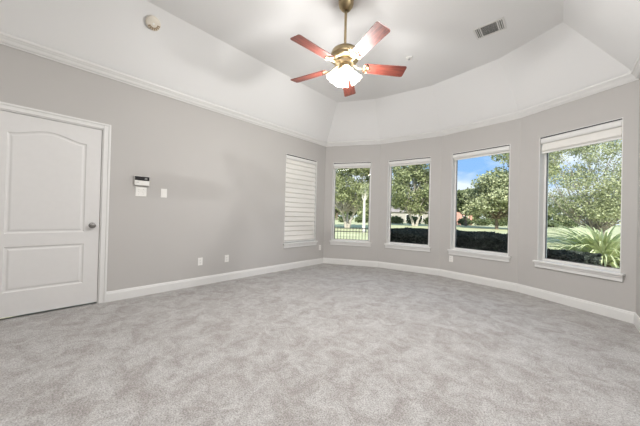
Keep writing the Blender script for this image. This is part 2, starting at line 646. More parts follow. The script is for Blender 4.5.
# ---------------------------------------------------------------- window shades
def shade(k, drop, label):
    """k window index; drop: bottom z of fabric (None = rolled up)"""
    i = k
    u0, u1, z0, z1 = OPEN[i][0]
    a, b = u0 + .014, u1 - .014
    r = root_at('window_shade', i, (a + b) / 2, z1 - .09, None, label, 'window shade', 'banded fabric window shades')
    r.matrix_basis = Matrix.Translation(wpt(i, (a + b) / 2, -0.05, z1 - .012)) @ wframe(i, 0, 0).to_3x3().to_4x4()
    bm = bmesh.new()
    zt = z1 - .022
    hh = 0.070
    n = 8
    # headrail with curved front fascia
    prof = [(-0.085, zt), (-0.012, zt)] + [(-0.012 + 0.010 * math.sin(math.pi * q / n), zt - hh * q / n) for q in range(1, n)] + [(-0.012, zt - hh), (-0.085, zt - hh)]
    A = [bm.verts.new(wpt(i, a, o, z)) for o, z in prof]
    B = [bm.verts.new(wpt(i, b, o, z)) for o, z in prof]
    for q in range(len(prof)):
        j = (q + 1) % len(prof)
        bm.faces.new((A[q], A[j], B[j], B[q]))
    bm.faces.new(A); bm.faces.new(B)
    child('headrail', bm, TRIM, r, True)
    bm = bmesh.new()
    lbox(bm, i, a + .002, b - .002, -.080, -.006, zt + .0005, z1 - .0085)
    child('shadow_gap_strip', bm, SLOT, r)  # dark strip above the headrail, coloured as the shadow gap there
    zf = zt - hh
    zbot = zf - 0.022 if drop is None else drop
    # billowed fabric bands
    bm = bmesh.new()
    if drop is None:
        bands = 0
        lbox(bm, i, a + .006, b - .006, -0.052, -0.040, zbot - .012, zf + .004, .004)
        child('bottom_rail', bm, SHADEFAB, r)
        return r
    pitch = 0.0985
    nb = max(1, round((zf - zbot) / pitch))
    pitch = (zf - zbot) / nb
    pr = []
    for q in range(nb):
        zz = zf - q * pitch
        seg = 10
        for s in range(seg):
            t = s / seg
            # a vane bulges out and tucks back under itself
            bul = 0.018 * math.sin(math.pi * min(1, t / 0.93)) ** 0.7 if t < 0.93 else 0.0
            bul = 0.024 * (t ** 0.8) * (1 - max(0, t - .82) / .18) + .004
            pr.append((-0.040 + bul, zz - pitch * t))
    pr.append((-0.040, zbot))
    A = [bm.verts.new(wpt(i, a + .008, o, z)) for o, z in pr]
    B = [bm.verts.new(wpt(i, b - .008, o, z)) for o, z in pr]
    A2 = [bm.verts.new(wpt(i, a + .008, -.046, z)) for o, z in pr]
    B2 = [bm.verts.new(wpt(i, b - .008, -.046, z)) for o, z in pr]
    for q in range(len(pr) - 1):
        bm.faces.new((A[q], A[q + 1], B[q + 1], B[q]))
        bm.faces.new((A2[q], A2[q + 1], B2[q + 1], B2[q]))
        bm.faces.new((A[q], A[q + 1], A2[q + 1], A2[q]))
        bm.faces.new((B[q], B[q + 1], B2[q + 1], B2[q]))
    child('fabric', bm, SHADEFAB, r)
    bm = bmesh.new()
    lbox(bm, i, a + .006, b - .006, -0.050, -0.026, zbot - .022, zbot - .0005, .004)
    child('bottom_rail', bm, TRIM, r)
    return r
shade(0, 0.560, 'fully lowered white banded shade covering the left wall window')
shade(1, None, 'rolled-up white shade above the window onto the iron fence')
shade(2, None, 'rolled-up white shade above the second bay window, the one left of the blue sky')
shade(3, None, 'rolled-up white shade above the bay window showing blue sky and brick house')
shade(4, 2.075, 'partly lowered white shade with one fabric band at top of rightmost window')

# ---------------------------------------------------------------- door on left wall
def offset_poly(pts, d):
    n = len(pts)
    outp = []
    for k in range(n):
        p0, p1, p2 = Vector(pts[k - 1]), Vector(pts[k]), Vector(pts[(k + 1) % n])
        e0, e1 = (p1 - p0).normalized(), (p2 - p1).normalized()
        n0, n1 = Vector((-e0.y, e0.x)), Vector((-e1.y, e1.x))
        m = (n0 + n1)
        m = m / max(1e-6, m.length_squared) * 2
        outp.append(p1 + m * d)
    return outp

def build_door():
    u0, u1 = DU0 + 0.018, DU1 - 0.018
    r = root_at('door_1', 0, (u0 + u1) / 2, 0.0, 'structure', 'white two-panel arch-top interior door at the left')
    # casing
    bm = bmesh.new()
    cw = 0.062
    for (a, b, z0, z1) in ((DU0 - cw, DU0 + .004, 0.0, 2.05 - .004 + cw), (DU1 - .004, DU1 + cw, 0.0, 2.05 - .004 + cw), (DU0 + .004, DU1 - .004, 2.05 - .004, 2.05 - .004 + cw)):
        lbox(bm, 0, a, b, 0.0005, 0.012, z0, z1, .003)
    ow = .022
    for (a, b, z0, z1) in ((DU0 - cw, DU0 - cw + ow, 0.0, 2.046 + cw), (DU1 + cw - ow, DU1 + cw, 0.0, 2.046 + cw), (DU0 - cw + ow, DU1 + cw - ow, 2.046 + cw - ow, 2.046 + cw)):
        lbox(bm, 0, a, b, 0.0125, 0.020, z0, z1, .003)
    child('casing', bm, TRIM, r)
    bm = bmesh.new()
    lbox(bm, 0, DU0, DU0 + .0145, -TH + .002, 0.0, 0, 2.05)
    lbox(bm, 0, DU1 - .0145, DU1, -TH + .002, 0.0, 0, 2.05)
    lbox(bm, 0, DU0 + .0145, DU1 - .0145, -TH + .002, 0.0, 2.0355, 2.05)
    child('jamb', bm, TRIM, r)
    # slab
    z0, z1 = 0.022, 2.032
    FO = -0.012
    a0, a1 = u0 + .108, u1 - .13
    low = [(a0, .262), (a1, .262), (a1, .710), (a0, .710)]
    arch = []
    ns = 22
    for q in range(ns + 1):
        t = q / ns
        arch.append((a1 + (a0 - a1) * t, 1.838 + 0.066 * (0.5 - 0.5 * math.cos(2 * math.pi * t))))
    up = [(a0, .842), (a1, .842)] + arch
    bm = bmesh.new()
    def loop(pts, o):
        return [bm.verts.new(wpt(0, p[0], o, p[1])) for p in pts]
    def ringe(vs):
        return [bm.edges.new((vs[k], vs[(k + 1) % len(vs)])) for k in range(len(vs))]
    outer = loop([(u0, z0), (u1, z0), (u1, z1), (u0, z1)], FO)
    eo = ringe(outer)
    starts = []
    for pts in (low, up):
        pts = [Vector(p) for p in pts]
        L0 = loop(pts, FO)
        starts.append((pts, L0, ringe(L0)))
    bmesh.ops.triangle_fill(bm, use_beauty=True, edges=eo + starts[0][2] + starts[1][2])
    for pts, L0, _ in starts:
        prev = L0
        for (ins, dep) in ((0.006, -0.006), (0.014, -0.009), (0.022, -0.009), (0.034, -0.004), (0.040, -0.003)):
            cur = loop(offset_poly(pts, ins), FO + dep)
            for k in range(len(cur)):
                j = (k + 1) % len(cur)
                bm.faces.new((prev[k], prev[j], cur[j], cur[k]))
            prev = cur
        bm.faces.new(prev)
    back = loop([(u0, z0), (u1, z0), (u1, z1), (u0, z1)], FO - .036)
    bm.faces.new(back)
    for k in range(4):
        j = (k + 1) % 4
        bm.faces.new((outer[k], outer[j], back[j], back[k]))
    child('door_panel', bm, DOOR, r)
    # knob
    ku, kz = u1 - 0.062, 0.915
    R = wframe(0, ku, kz).to_3x3().to_4x4() @ Matrix.Rotation(-math.pi / 2, 4, 'X')
    m = Matrix.Translation(wpt(0, ku, FO, kz)) @ R
    bm = bmesh.new()
    lathe(bm, [(0.0, 0.0005), (0.032, 0.0005), (0.033, 0.004), (0.028, 0.009), (0.013, 0.012), (0.011, 0.030), (0.017, 0.036), (0.026, 0.043), (0.029, 0.053), (0.026, 0.062), (0.015, 0.068), (0.0, 0.069)], 28, m)
    child('knob', bm, NICKEL, r, True)
    bm = bmesh.new()
    lbox(bm, 0, u1 + .0003, u1 + .0033, FO - .030, FO + .002, kz - .028, kz + .028)
    child('strike_plate', bm, NICKEL, r)
    # dark sheet closing the door gap, its colour stands in for shade there
    bm = bmesh.new()
    lbox(bm, 0, DU0, DU1, -TH + .006, -TH + .012, 0.001, 2.05)
    child('backing', bm, SLOT, r)
build_door()

# ---------------------------------------------------------------- wall plates
def plate_root(name, i, u, z, label, cat, group=None):
    if i == 0: u = u + LEFT_OFF
    return root_at(name, i, u, z, None, label, cat, group), i, u, z

def outlet(i, u, z, label):
    r, i, u, z = plate_root('wall_outlet', i, u, z, label, 'outlet', 'white wall outlets near the baseboard')
    bm = bmesh.new()
    lbox(bm, i, u - .035, u + .035, 0.0005, 0.006, z - .057, z + .057, .0025)
    child('cover_plate', bm, PLATE, r)
    for s in (-1, 1):
        bm = bmesh.new()
        lbox(bm, i, u - .017, u + .017, 0.0062, 0.0085, z + s * .020 - .0145, z + s * .020 + .0145, .001)
        rc = child('receptacle', bm, PLATE, r)
        bm = bmesh.new()
        for q in (-1, 1):
            lbox(bm, i, u + q * .0065 - .0013, u + q * .0065 + .0013, 0.0086, 0.009, z + s * .020 - .003, z + s * .020 + .007)
        lbox(bm, i, u - .002, u + .002, 0.0086, 0.009, z + s * .020 - .0105, z + s * .020 - .0065)
        child('slots', bm, SLOT, r).parent = rc
outlet(0, 1.640, 0.357, 'white wall outlet on the left wall, nearest to the door')
outlet(0, 2.060, 0.357, 'white wall outlet on the left wall, second from the door')
outlet(0, 4.280, 0.365, 'white wall outlet beside the inner corner, right of the banded shade')
outlet(3, 0.215, 0.352, 'white wall outlet directly under the bay window with blue sky')

def toggle(bm, i, u, z, s):
    lbox(bm, i, u - .005, u + .005, 0.0055, 0.015, z + s * .004 - .008, z + s * .004 + .008, .002)
# double toggle switch
r, i, u, z = plate_root('light_switch', 0, 0.869, 1.340, 'white two-gang toggle switch plate right below the keypad', 'light switch')
bm = bmesh.new(); lbox(bm, i, u - .060, u + .060, 0.0005, 0.006, z - .058, z + .058, .0025)
child('cover_plate', bm, PLATE, r)
for s, d in ((-1, 1), (1, -1)):
    bm = bmesh.new(); toggle(bm, i, u + s * .024, z, d)
    child('toggle', bm, KEYGREY if False else PLATE, r)
    for q in (-1, 1):
        bm = bmesh.new()
        lbox(bm, i, u + s * .024 - .003, u + s * .024 + .003, 0.0062, 0.0072, z + q * .030 - .003, z + q * .030 + .003, .001)
        child('screw', bm, KEYGREY, r)
r, i, u, z = plate_root('light_switch', 0, 1.130, 1.342, 'white single switch plate alone, right of the keypad', 'light switch')
bm = bmesh.new(); lbox(bm, i, u - .037, u + .037, 0.0005, 0.006, z - .060, z + .060, .0025)
child('cover_plate', bm, PLATE, r)
bm = bmesh.new(); lbox(bm, i, u - .016, u + .016, 0.0062, 0.010, z - .033, z + .033, .002)
child('rocker', bm, PLATE, r)
# keypad
r, i, u, z = plate_root('security_keypad', 0, 0.872, 1.478, 'white wall keypad with a black screen strip across its top', 'keypad')
bm = bmesh.new(); lbox(bm, i, u - .080, u + .080, 0.0005, 0.030, z - .058, z + .058, .005)
child('body', bm, PLATE, r)
bm = bmesh.new(); lbox(bm, i, u - .078, u + .078, 0.0302, 0.0325, z + .004, z + .055, .001)
scr = child('screen', bm, BLACK, r)
bm = bmesh.new()
for q in range(3):
    lbox(bm, i, u + .028 + q * .010, u + .033 + q * .010, 0.0326, 0.0330, z + .018 + 0.004 * (q % 2), z + .040)
o = child('screen_readout', bm, KEYGREY, r); o.parent = scr
bm = bmesh.new()
for q in range(2):
    lbox(bm, i, u - .058 + q * .014, u - .050 + q * .014, 0.0302, 0.0316, z - .024, z - .018)
child('keys', bm, KEYGREY, r)

# ---------------------------------------------------------------- ceiling devices
# smoke detector on the left slope
sl_n = Vector((HC - ZC0, 0, -DC)).normalized()
sp = Vector((0.4993 - 0.0, 0.827, 0))
tt = sp.x / DC
sp.z = ZC0 + (HC - ZC0) * tt
q = sl_n.to_track_quat('Z', 'Y').to_matrix().to_4x4()
r = thing('smoke_detector', 'round cream smoke detector on the sloping ceiling above the left wall', 'smoke detector')
r.matrix_basis = Matrix.Translation(sp + sl_n * 0.002) @ q
bm = bmesh.new(); lathe(bm, [(0, 0), (0.078, 0), (0.080, 0.004), (0.078, 0.012), (0, 0.012)], 40)
obj('base_ring', bm, PLATE, r, True)
bm = bmesh.new(); lathe(bm, [(0, 0.0125), (0.070, 0.0125), (0.074, 0.018), (0.072, 0.030), (0.062, 0.038), (0.030, 0.041), (0, 0.041)], 40)
obj('cover', bm, CREAM, r, True)
bm = bmesh.new()
for a0 in range(-3, 4):
    a = math.radians(a0 * 22 - 90 + 20)
    b2 = bmesh.new()
    box(b2, 0.036, 0.064, -0.0075, 0.0075, 0.0385, 0.0425, .001)
    b2.transform(Matrix.Rotation(a, 4, 'Z'))
    me = bpy.data.meshes.new('t'); b2.to_mesh(me); b2.free(); bm.from_mesh(me)
obj('vent_slots', bm, BROWNSLOT, r)
bm = bmesh.new(); lathe(bm, [(0, 0.0415), (0.012, 0.0415), (0.011, 0.044), (0, 0.044)], 20)
obj('test_button', bm, PLATE, r)

# air vent in the flat ceiling
r = thing('air_vent', 'white rectangular louvred air vent in the flat ceiling', 'air vent', (3.300, 3.618, HC))
bm = bmesh.new()
ox, oy, ix, iy = .155, .116, .134, .095
for (a, b, c, d) in ((-ox, ox, -oy, -iy), (-ox, ox, iy, oy), (-ox, -ix, -iy, iy), (ix, ox, -iy, iy), (-.092, -.078, -iy, iy), (.078, .092, -iy, iy)):
    box(bm, a, b, c, d, -.008, -.0005, .002)
obj('frame', bm, VENTWHITE, r)
bm = bmesh.new(); box(bm, -ix - .004, ix + .004, -iy - .004, iy + .004, -.0022, -.0003)
obj('duct_backing', bm, VENTDARK, r)
def slat(name, a, b, c, d, tilt, axis):
    bm = bmesh.new()
    box(bm, -(b - a) / 2, (b - a) / 2, -(d - c) / 2, (d - c) / 2, -.0005, .0005)
    bm.transform(Matrix.Translation(((a + b) / 2, (c + d) / 2, -.0058)) @ Matrix.Rotation(tilt, 4, axis))
    return obj(name, bm, VENTWHITE, r)
for q in range(9):
    yy = -iy + .0105 + q * (2 * iy - .021) / 8
    slat('louver', -.077, .077, yy - .005, yy + .005, math.radians(28), 'X')
for s in (-1, 1):
    for q in range(2):
        xx = s * (.103 + q * .020)
        slat('end_louver', xx - .005, xx + .005, -iy + .002, iy - .002, math.radians(-28 * s), 'Y')

# small square sensor
r = thing('ceiling_sensor', 'small square white sensor on the flat ceiling between fan and air vent', 'sensor', (2.332, 3.541, HC), math.radians(25))
bm = bmesh.new(); box(bm, -.042, .042, -.042, .042, -.022, -.0005, .006)
obj('housing', bm, PLATE, r)
bm = bmesh.new(); lathe(bm, [(0, -.0225), (0.018, -.0225), (0.013, -.033), (0, -.036)], 20)
obj('lens', bm, KEYGREY, r, True)

# added fill downlights along the right side, out of view, to brighten the bay
for (cx, cy, lab) in ((3.50, 1.95, 'round added fill downlight near the right wall, nearer to the bay'), (3.50, -0.35, 'round added fill downlight near the right wall, nearer to the rear wall')):
    r = thing('fill_downlight', lab, 'ceiling light', (cx, cy, HC), 0, 'added fill lights along the right side')
    bm = bmesh.new(); lathe(bm, [(0.072, -.0005), (0.095, -.0005), (0.094, -.006), (0.076, -.009), (0.072, -.004), (0.072, -.0005)], 32, caps=False)
    obj('trim_ring', bm, TRIM, r, True)
    bm = bmesh.new(); lathe(bm, [(0, -.0008), (0.0715, -.0008), (0.0715, -.0035), (0, -.0035)], 32)
    obj('lens', bm, FROST, r)
    lt = bpy.data.lights.new('can_fill', 'AREA')
    lt.shape = 'DISK'
    lt.size = 0.14
    lt.energy = CAN_FILL_WATTS[0] if cy > 0 else CAN_FILL_WATTS[1]
    lt.color = (1.0, 0.99, 0.98)
    lo_ = bpy.data.objects.new('can_fill', lt)
    C.objects.link(lo_)
    lo_.parent = r
    lo_.location = (0, 0, -.011)

# fill light added behind the camera for soft, even room brightness
r = thing('fill_ceiling_light', 'round added fill light on the ceiling over the rear half of the room', 'ceiling light', (W / 2, -1.25, HC))
bm = bmesh.new(); lathe(bm, [(0, -.0005), (0.30, -.0005), (0.31, -.012), (0.30, -.05), (0.285, -.055), (0.285, -.045), (0, -.045)], 48)
obj('housing', bm, BRASS, r, True)
bm = bmesh.new(); lathe(bm, [(0, -.058), (0.283, -.058), (0.25, -.085), (0.17, -.105), (0.08, -.114), (0, -.116)], 48)
obj('diffuser', bm, FROST, r, True)
lt = bpy.data.lights.new('dome_fill', 'AREA')
lt.shape = 'DISK'
lt.size = 0.54
lt.energy = REAR_FILL_WATTS
lt.color = (1.0, 0.99, 0.975)
lo_ = bpy.data.objects.new('dome_fill', lt)
C.objects.link(lo_)
lo_.parent = r
lo_.location = (0, 0, -.125)

# ---------------------------------------------------------------- ceiling fan
FX, FY, FZ = 2.258, 2.149, 2.673
fan = thing('ceiling_fan', 'brass ceiling fan with five cherry wood blades and a lit four-lamp kit', 'ceiling fan', (FX, FY, HC))
def fz(z): return z - HC
bm = bmesh.new()
lathe(bm, [(0.0, -0.0005), (0.080, -0.0005), (0.082, -0.012), (0.080, -0.045), (0.072, -0.075), (0.052, -0.102), (0.034, -0.118), (0.022, -0.122), (0.0, -0.122)], 40)
obj('canopy', bm, BRASS, fan, True)
bm = bmesh.new()
lathe(bm, [(0.0, -0.1225), (0.0135, -0.1225), (0.0135, fz(2.905)), (0.0, fz(2.905))], 20)
obj('downrod', bm, BRASS, fan, True)
bm = bmesh.new()
lathe(bm, [(0, fz(2.9045)), (0.026, fz(2.9045)), (0.028, fz(2.876)), (0.060, fz(2.868)), (0.105, fz(2.852)), (0.138, fz(2.828)), (0.150, fz(2.795)), (0.152, fz(2.775)), (0.146, fz(2.770)), (0.146, fz(2.745)), (0.128, fz(2.728)), (0.100, fz(2.722)), (0, fz(2.722))], 48)
obj('motor_housing', bm, BRASS, fan, True)
bm = bmesh.new()
lathe(bm, [(0, fz(2.7215)), (0.094, fz(2.7215)), (0.098, fz(2.712)), (0.094, fz(2.700)), (0.070, fz(2.694)), (0, fz(2.694))], 40)
obj('flywheel', bm, BRASS2, fan, True)
bm = bmesh.new()
lathe(bm, [(0, fz(2.6935)), (0.052, fz(2.6935)), (0.056, fz(2.680)), (0.056, fz(2.645)), (0.074, fz(2.636)), (0.078, fz(2.622)), (0.062, fz(2.606)), (0.036, fz(2.596)), (0.020, fz(2.580)), (0.010, fz(2.572)), (0, fz(2.570))], 40)
obj('switch_housing', bm, BRASS2, fan, True)

th0 = -1282.93 + 180.0
BL, W0, W1, TH_B = 0.660, 0.122, 0.150, 0.006
R0 = 0.205
for k in range(5):
    ang = math.radians(th0 + 72 * k)
    Rz = Matrix.Rotation(ang, 4, 'Z')
    pitch = Matrix.Rotation(math.radians(-13), 4, 'X')
    # blade outline with rounded tip corners
    pts = []
    def arc(cx, cy, r, a0, a1, n=6):
        for q in range(n + 1):
            a = math.radians(a0 + (a1 - a0) * q / n)
            pts.append((cx + r * math.cos(a), cy + r * math.sin(a)))
    rr = 0.022
    arc(BL - rr, W1 / 2 - rr, rr, 90, 0)
    arc(BL - rr, -W1 / 2 + rr, rr, 0, -90)
    arc(R0 + .02, -W0 / 2 + .02, .02, -90, -180)
    arc(R0 + .02, W0 / 2 - .02, .02, 180, 90)
    bm = bmesh.new()
    A = [bm.verts.new((x, y, TH_B / 2)) for x, y in pts]
    B = [bm.verts.new((x, y, -TH_B / 2)) for x, y in pts]
    bm.faces.new(A); bm.faces.new(B)
    for q in range(len(pts)):
        j = (q + 1) % len(pts)
        bm.faces.new((A[q], A[j], B[j], B[q]))
    bm.transform(pitch)
    bl = obj('blade', bm, WOOD, fan)
    bl.matrix_basis = Matrix.Translation((0, 0, fz(FZ))) @ Rz
    # blade iron: scroll bracket (arm, two rings, palm)
    bm = bmesh.new()
    zb = fz(FZ) - TH_B / 2 - .0045
    zf_ = fz(2.697)
    arm = [(0.075, 0, zf_), (0.105, 0, zf_ - .002), (0.135, 0, (zf_ + zb) / 2 - .010), (0.165, 0, zb - .006), (0.200, 0, zb - .002)]
    tube(bm, arm, [0.012, 0.012, 0.011, 0.010, 0.008], 10)
    for s in (-1, 1):
        cx, cy, cr_ = 0.224, s * 0.026, 0.023
        sh = -math.radians(11)
        ring = []
        for q in range(19):
            a = math.radians(200 * s - s * q * 19)
            x, y = cx + cr_ * math.cos(a), cy + cr_ * math.sin(a)
            ring.append((x, y, zb - y * math.tan(math.radians(13)) - .002))
        tube(bm, ring, [.0055] * 14 + [.005, .0045, .004, .004, .0035], 8)
        tube(bm, [(0.19, 0, zb - .003), (0.212, s * .012, zb - .003), (0.245, s * .030, zb - .001 - s * .03 * .23)], .005, 8)
    for (px, py) in ((0.268, 0), (0.245, .030), (0.245, -.030)):
        b2 = bmesh.new(); lathe(b2, [(0, -.004), (0.007, -.002), (0.008, .001), (0, .001)], 12)
        b2.transform(Matrix.Translation((px, py, zb - py * .23)))
        me = bpy.data.meshes.new('t'); b2.to_mesh(me); b2.free(); bm.from_mesh(me)
    tube(bm, [(0.195, 0, zb - .003), (0.235, 0, zb - .003), (0.270, 0, zb - .001)], [.008, .010, .008], 8)
    ir = obj('blade_iron', bm, BRASS2, fan, True)
    ir.matrix_basis = Rz

# lamps: four tulip shades
for k in range(4):
    ang = math.radians(48 + 90 * k)
    tilt = math.radians(36)
    base = Matrix.Rotation(ang, 4, 'Z') @ Matrix.Translation((0.056, 0, fz(2.640))) @ Matrix.Rotation(-tilt, 4, 'Y')
    # local -Z is the lamp axis (pointing down and outward)
    bm = bmesh.new()
    lathe(bm, [(0, 0.012), (0.014, 0.012), (0.017, 0.0), (0.026, -0.006), (0.028, -0.030), (0.024, -0.034), (0, -0.034)], 24)
    h = obj('lamp_holder', bm, BRASS2, fan, True)
    h.matrix_basis = base
    bm = bmesh.new()
    n = 40
    prof = [(0.030, -0.022), (0.034, -0.038), (0.043, -0.056), (0.048, -0.078), (0.051, -0.100), (0.058, -0.118), (0.070, -0.134)]
    rings = []
    for (rad, z) in prof:
        f = max(0, (-z - .08) / .054)
        rings.append([bm.verts.new(((rad + .005 * f * math.cos(8 * 2 * math.pi * q / n)) * math.cos(2 * math.pi * q / n), (rad + .005 * f * math.cos(8 * 2 * math.pi * q / n)) * math.sin(2 * math.pi * q / n), z - .003 * f * math.cos(8 * 2 * math.pi * q / n))) for q in range(n)])
    for a, b in zip(rings, rings[1:]):
        for q in range(n):
            bm.faces.new((a[q], a[(q + 1) % n], b[(q + 1) % n], b[q]))
    s = obj('lamp_shade', bm, FROST, fan, True)
    s.matrix_basis = base
    bm = bmesh.new()
    lathe(bm, [(0.0, -0.035), (0.012, -0.035), (0.014, -0.055), (0.024, -0.075), (0.028, -0.092), (0.022, -0.110), (0.0, -0.118)], 20)
    b_ = obj('bulb', bm, BULB, fan, True)
    b_.matrix_basis = base
    lt = bpy.data.lights.new('lamp_light', 'POINT')
    lt.energy = BULB_WATTS
    lt.color = (1.0, 0.985, 0.965)
    lt.shadow_soft_size = 0.035
    lo_ = bpy.data.objects.new('lamp_light', lt)
    C.objects.link(lo_)
    lo_.parent = fan
    lo_.matrix_basis = base @ Matrix.Translation((0, 0, -0.150))
# pull chains
for (x, y, L) in ((0.03, 0.03, .13), (-0.03, -0.02, .10)):
    bm = bmesh.new()
    tube(bm, [(x, y, fz(2.60)), (x, y, fz(2.60) - L)], 0.0015, 6)
    b2 = bmesh.new(); lathe(b2, [(0, 0), (0.004, -.004), (0.006, -.018), (0, -.026)], 10)
    b2.transform(Matrix.Translation((x, y, fz(2.60) - L)))
    me = bpy.data.meshes.new('t'); b2.to_mesh(me); b2.free(); bm.from_mesh(me)
    obj('pull_chain', bm, BRASS2, fan)

# ---------------------------------------------------------------- house roof and outside ground
eave = [corner(i, -TH - 0.42) for i in range(NW)]
bm = bmesh.new()
ev = [bm.verts.new((p.x, p.y, 2.81)) for p in eave]
eu = [bm.verts.new((p.x, p.y, 2.99)) for p in eave]
iv = [bm.verts.new((*corner(i, -TH * .3), 2.81)) for i in range(NW)]
r1 = bm.verts.new((W / 2, 2.9, 5.6)); r2 = bm.verts.new((W / 2, ZR + 2.2, 5.6))
for k in range(NW):
    j = (k + 1) % NW
    bm.faces.new((ev[k], ev[j], eu[j], eu[k]))
    bm.faces.new((iv[k], iv[j], ev[j], ev[k]))
bm.faces.new((eu[0], eu[1], r1, r2))
for k in (1, 2, 3, 4):
    bm.faces.new((eu[k], eu[k + 1], r1))
bm.faces.new((eu[5], eu[6], r2, r1))
bm.faces.new((eu[6], eu[0], r2))
struct(obj('house_roof', bm, ROOFM), 'shingled hip roof of the room')

GZ = -0.45
bm = bmesh.new()
N = 48
gv = {}
for a in range(N + 1):
    for b in range(N + 1):
        x, y = -150 + 300 * a / N, -40 + 240 * b / N
        gv[a, b] = bm.verts.new((x, y, GZ))
for a in range(N):
    for b in range(N):
        bm.faces.new((gv[a, b], gv[a + 1, b], gv[a + 1, b + 1], gv[a, b + 1]))
struct(obj('ground', bm, LAWN), 'pale green lawn outside the windows')

# ---------------------------------------------------------------- foliage helpers
def leaf_mesh(name, centers, size, flat=0.0, aspect=1.6):
    n = len(centers)
    c = np.asarray(centers, float)
    a = rng.normal(size=(n, 3)); a /= np.linalg.norm(a, axis=1)[:, None]
    b = rng.normal(size=(n, 3)); b -= (a * b).sum(1)[:, None] * a; b /= np.linalg.norm(b, axis=1)[:, None]
    s = size * rng.uniform(0.6, 1.3, n)[:, None]
    co = np.empty((n, 4, 3))
    co[:, 0] = c - a * s * aspect * .5
    co[:, 1] = c + b * s * .5
    co[:, 2] = c + a * s * aspect * .5
    co[:, 3] = c - b * s * .5
    me = bpy.data.meshes.new(name)
    me.from_pydata(co.reshape(-1, 3).tolist(), [], np.arange(n * 4).reshape(n, 4).tolist())
    return me

def blob_points(blobs, per, shell=0.55):
    P = []
    tot = sum(b[3] ** 2 for b in blobs)
    for (x, y, z, r) in blobs:
        k = int(per * r * r / tot)
        v = rng.normal(size=(k, 3)); v /= np.linalg.norm(v, axis=1)[:, None]
        rad = r * (shell + (1 - shell) * rng.uniform(0, 1, k)) * (1 + .18 * rng.normal(size=k))
        P.append(np.array([x, y, z]) + v * rad[:, None] * np.array([1, 1, .75]))
    return np.concatenate(P)

def tree(name, label, cat, x, y, trunk_h, crown_r, crown_z, crown_h, nleaf, leaf, lm, bm_, nblob=22, trunk_r=0.2, lean=0.0, stems=1, group=None, seed=1, blob_scale=.42, zmin=None):
    rnd = random.Random(seed)
    r = thing(name, label, cat, (x, y, GZ), 0, group)
    blobs = []
    for k in range(nblob):
        for _ in range(40):
            v = Vector((rnd.uniform(-1, 1), rnd.uniform(-1, 1), rnd.uniform(-1, 1)))
            if 0.35 < v.length < 1: break
        br = crown_r * blob_scale * rnd.uniform(.7, 1.25)
        z = crown_z - GZ + v.z * crown_h
        if zmin is not None: z = max(z, zmin - GZ + br * .6)
        blobs.append((v.x * (crown_r - br * .6), v.y * (crown_r - br * .6), z, br))
    bm = bmesh.new()
    tops = []
    for s in range(stems):
        a = 2 * math.pi * s / max(1, stems) + rnd.uniform(0, 1)
        off = 0 if stems == 1 else trunk_r * 1.2
        bx, by = off * math.cos(a), off * math.sin(a)
        tx, ty = bx + (lean if stems == 1 else .35 * trunk_h * math.cos(a)), by + (0 if stems == 1 else .35 * trunk_h * math.sin(a))
        pts = [(bx, by, -0.02), (bx + (tx - bx) * .3, by + (ty - by) * .3, trunk_h * .45), (tx, ty, trunk_h)]
        tube(bm, pts, [trunk_r * 1.25, trunk_r, trunk_r * .8], 10)
        tops.append(Vector((tx, ty, trunk_h)))
    for q, b in enumerate(blobs):
        t = tops[q % len(tops)]
        e = Vector(b[:3])
        m1 = t.lerp(e, .4) + Vector((rnd.uniform(-.1, .1), rnd.uniform(-.1, .1), -.06)) * crown_r
        m2 = t.lerp(e, .75) + Vector((rnd.uniform(-.1, .1), rnd.uniform(-.1, .1), .03)) * crown_r
        tube(bm, [t - Vector((0, 0, .1)), m1, m2, e], [trunk_r * .5, trunk_r * .34, trunk_r * .2, trunk_r * .08], 6)
    obj('trunk', bm, bm_, r)
    me = leaf_mesh('crown', blob_points(blobs, nleaf), leaf)
    obj('crown', me, lm, r)
    return r

# mulch bed round the bay, its dark colour stands in for shadowed ground
bm = bmesh.new()
bp_ = [(-1.0, 4.9), (-0.9, 8.9), (4.0, 8.9), (6.2, 7.8), (6.4, 4.0), (4.75, 4.0), (4.75, 4.45), (3.58, 5.16), (2.28, 5.36), (1.0, 5.15), (-.1, 4.55)]
A = [bm.verts.new((x, y, GZ - .01)) for x, y in bp_]
B = [bm.verts.new((x, y, GZ + .025)) for x, y in bp_]
bm.faces.new(A); bm.faces.new(B)
for k in range(len(A)):
    j = (k + 1) % len(A)
    bm.faces.new((A[k], A[j], B[j], B[k]))
struct(obj('shaded_mulch_bed', bm, mat('shaded_bark_mulch', (0.07, 0.055, 0.045), 0.95, var=.4, vscale=30)))

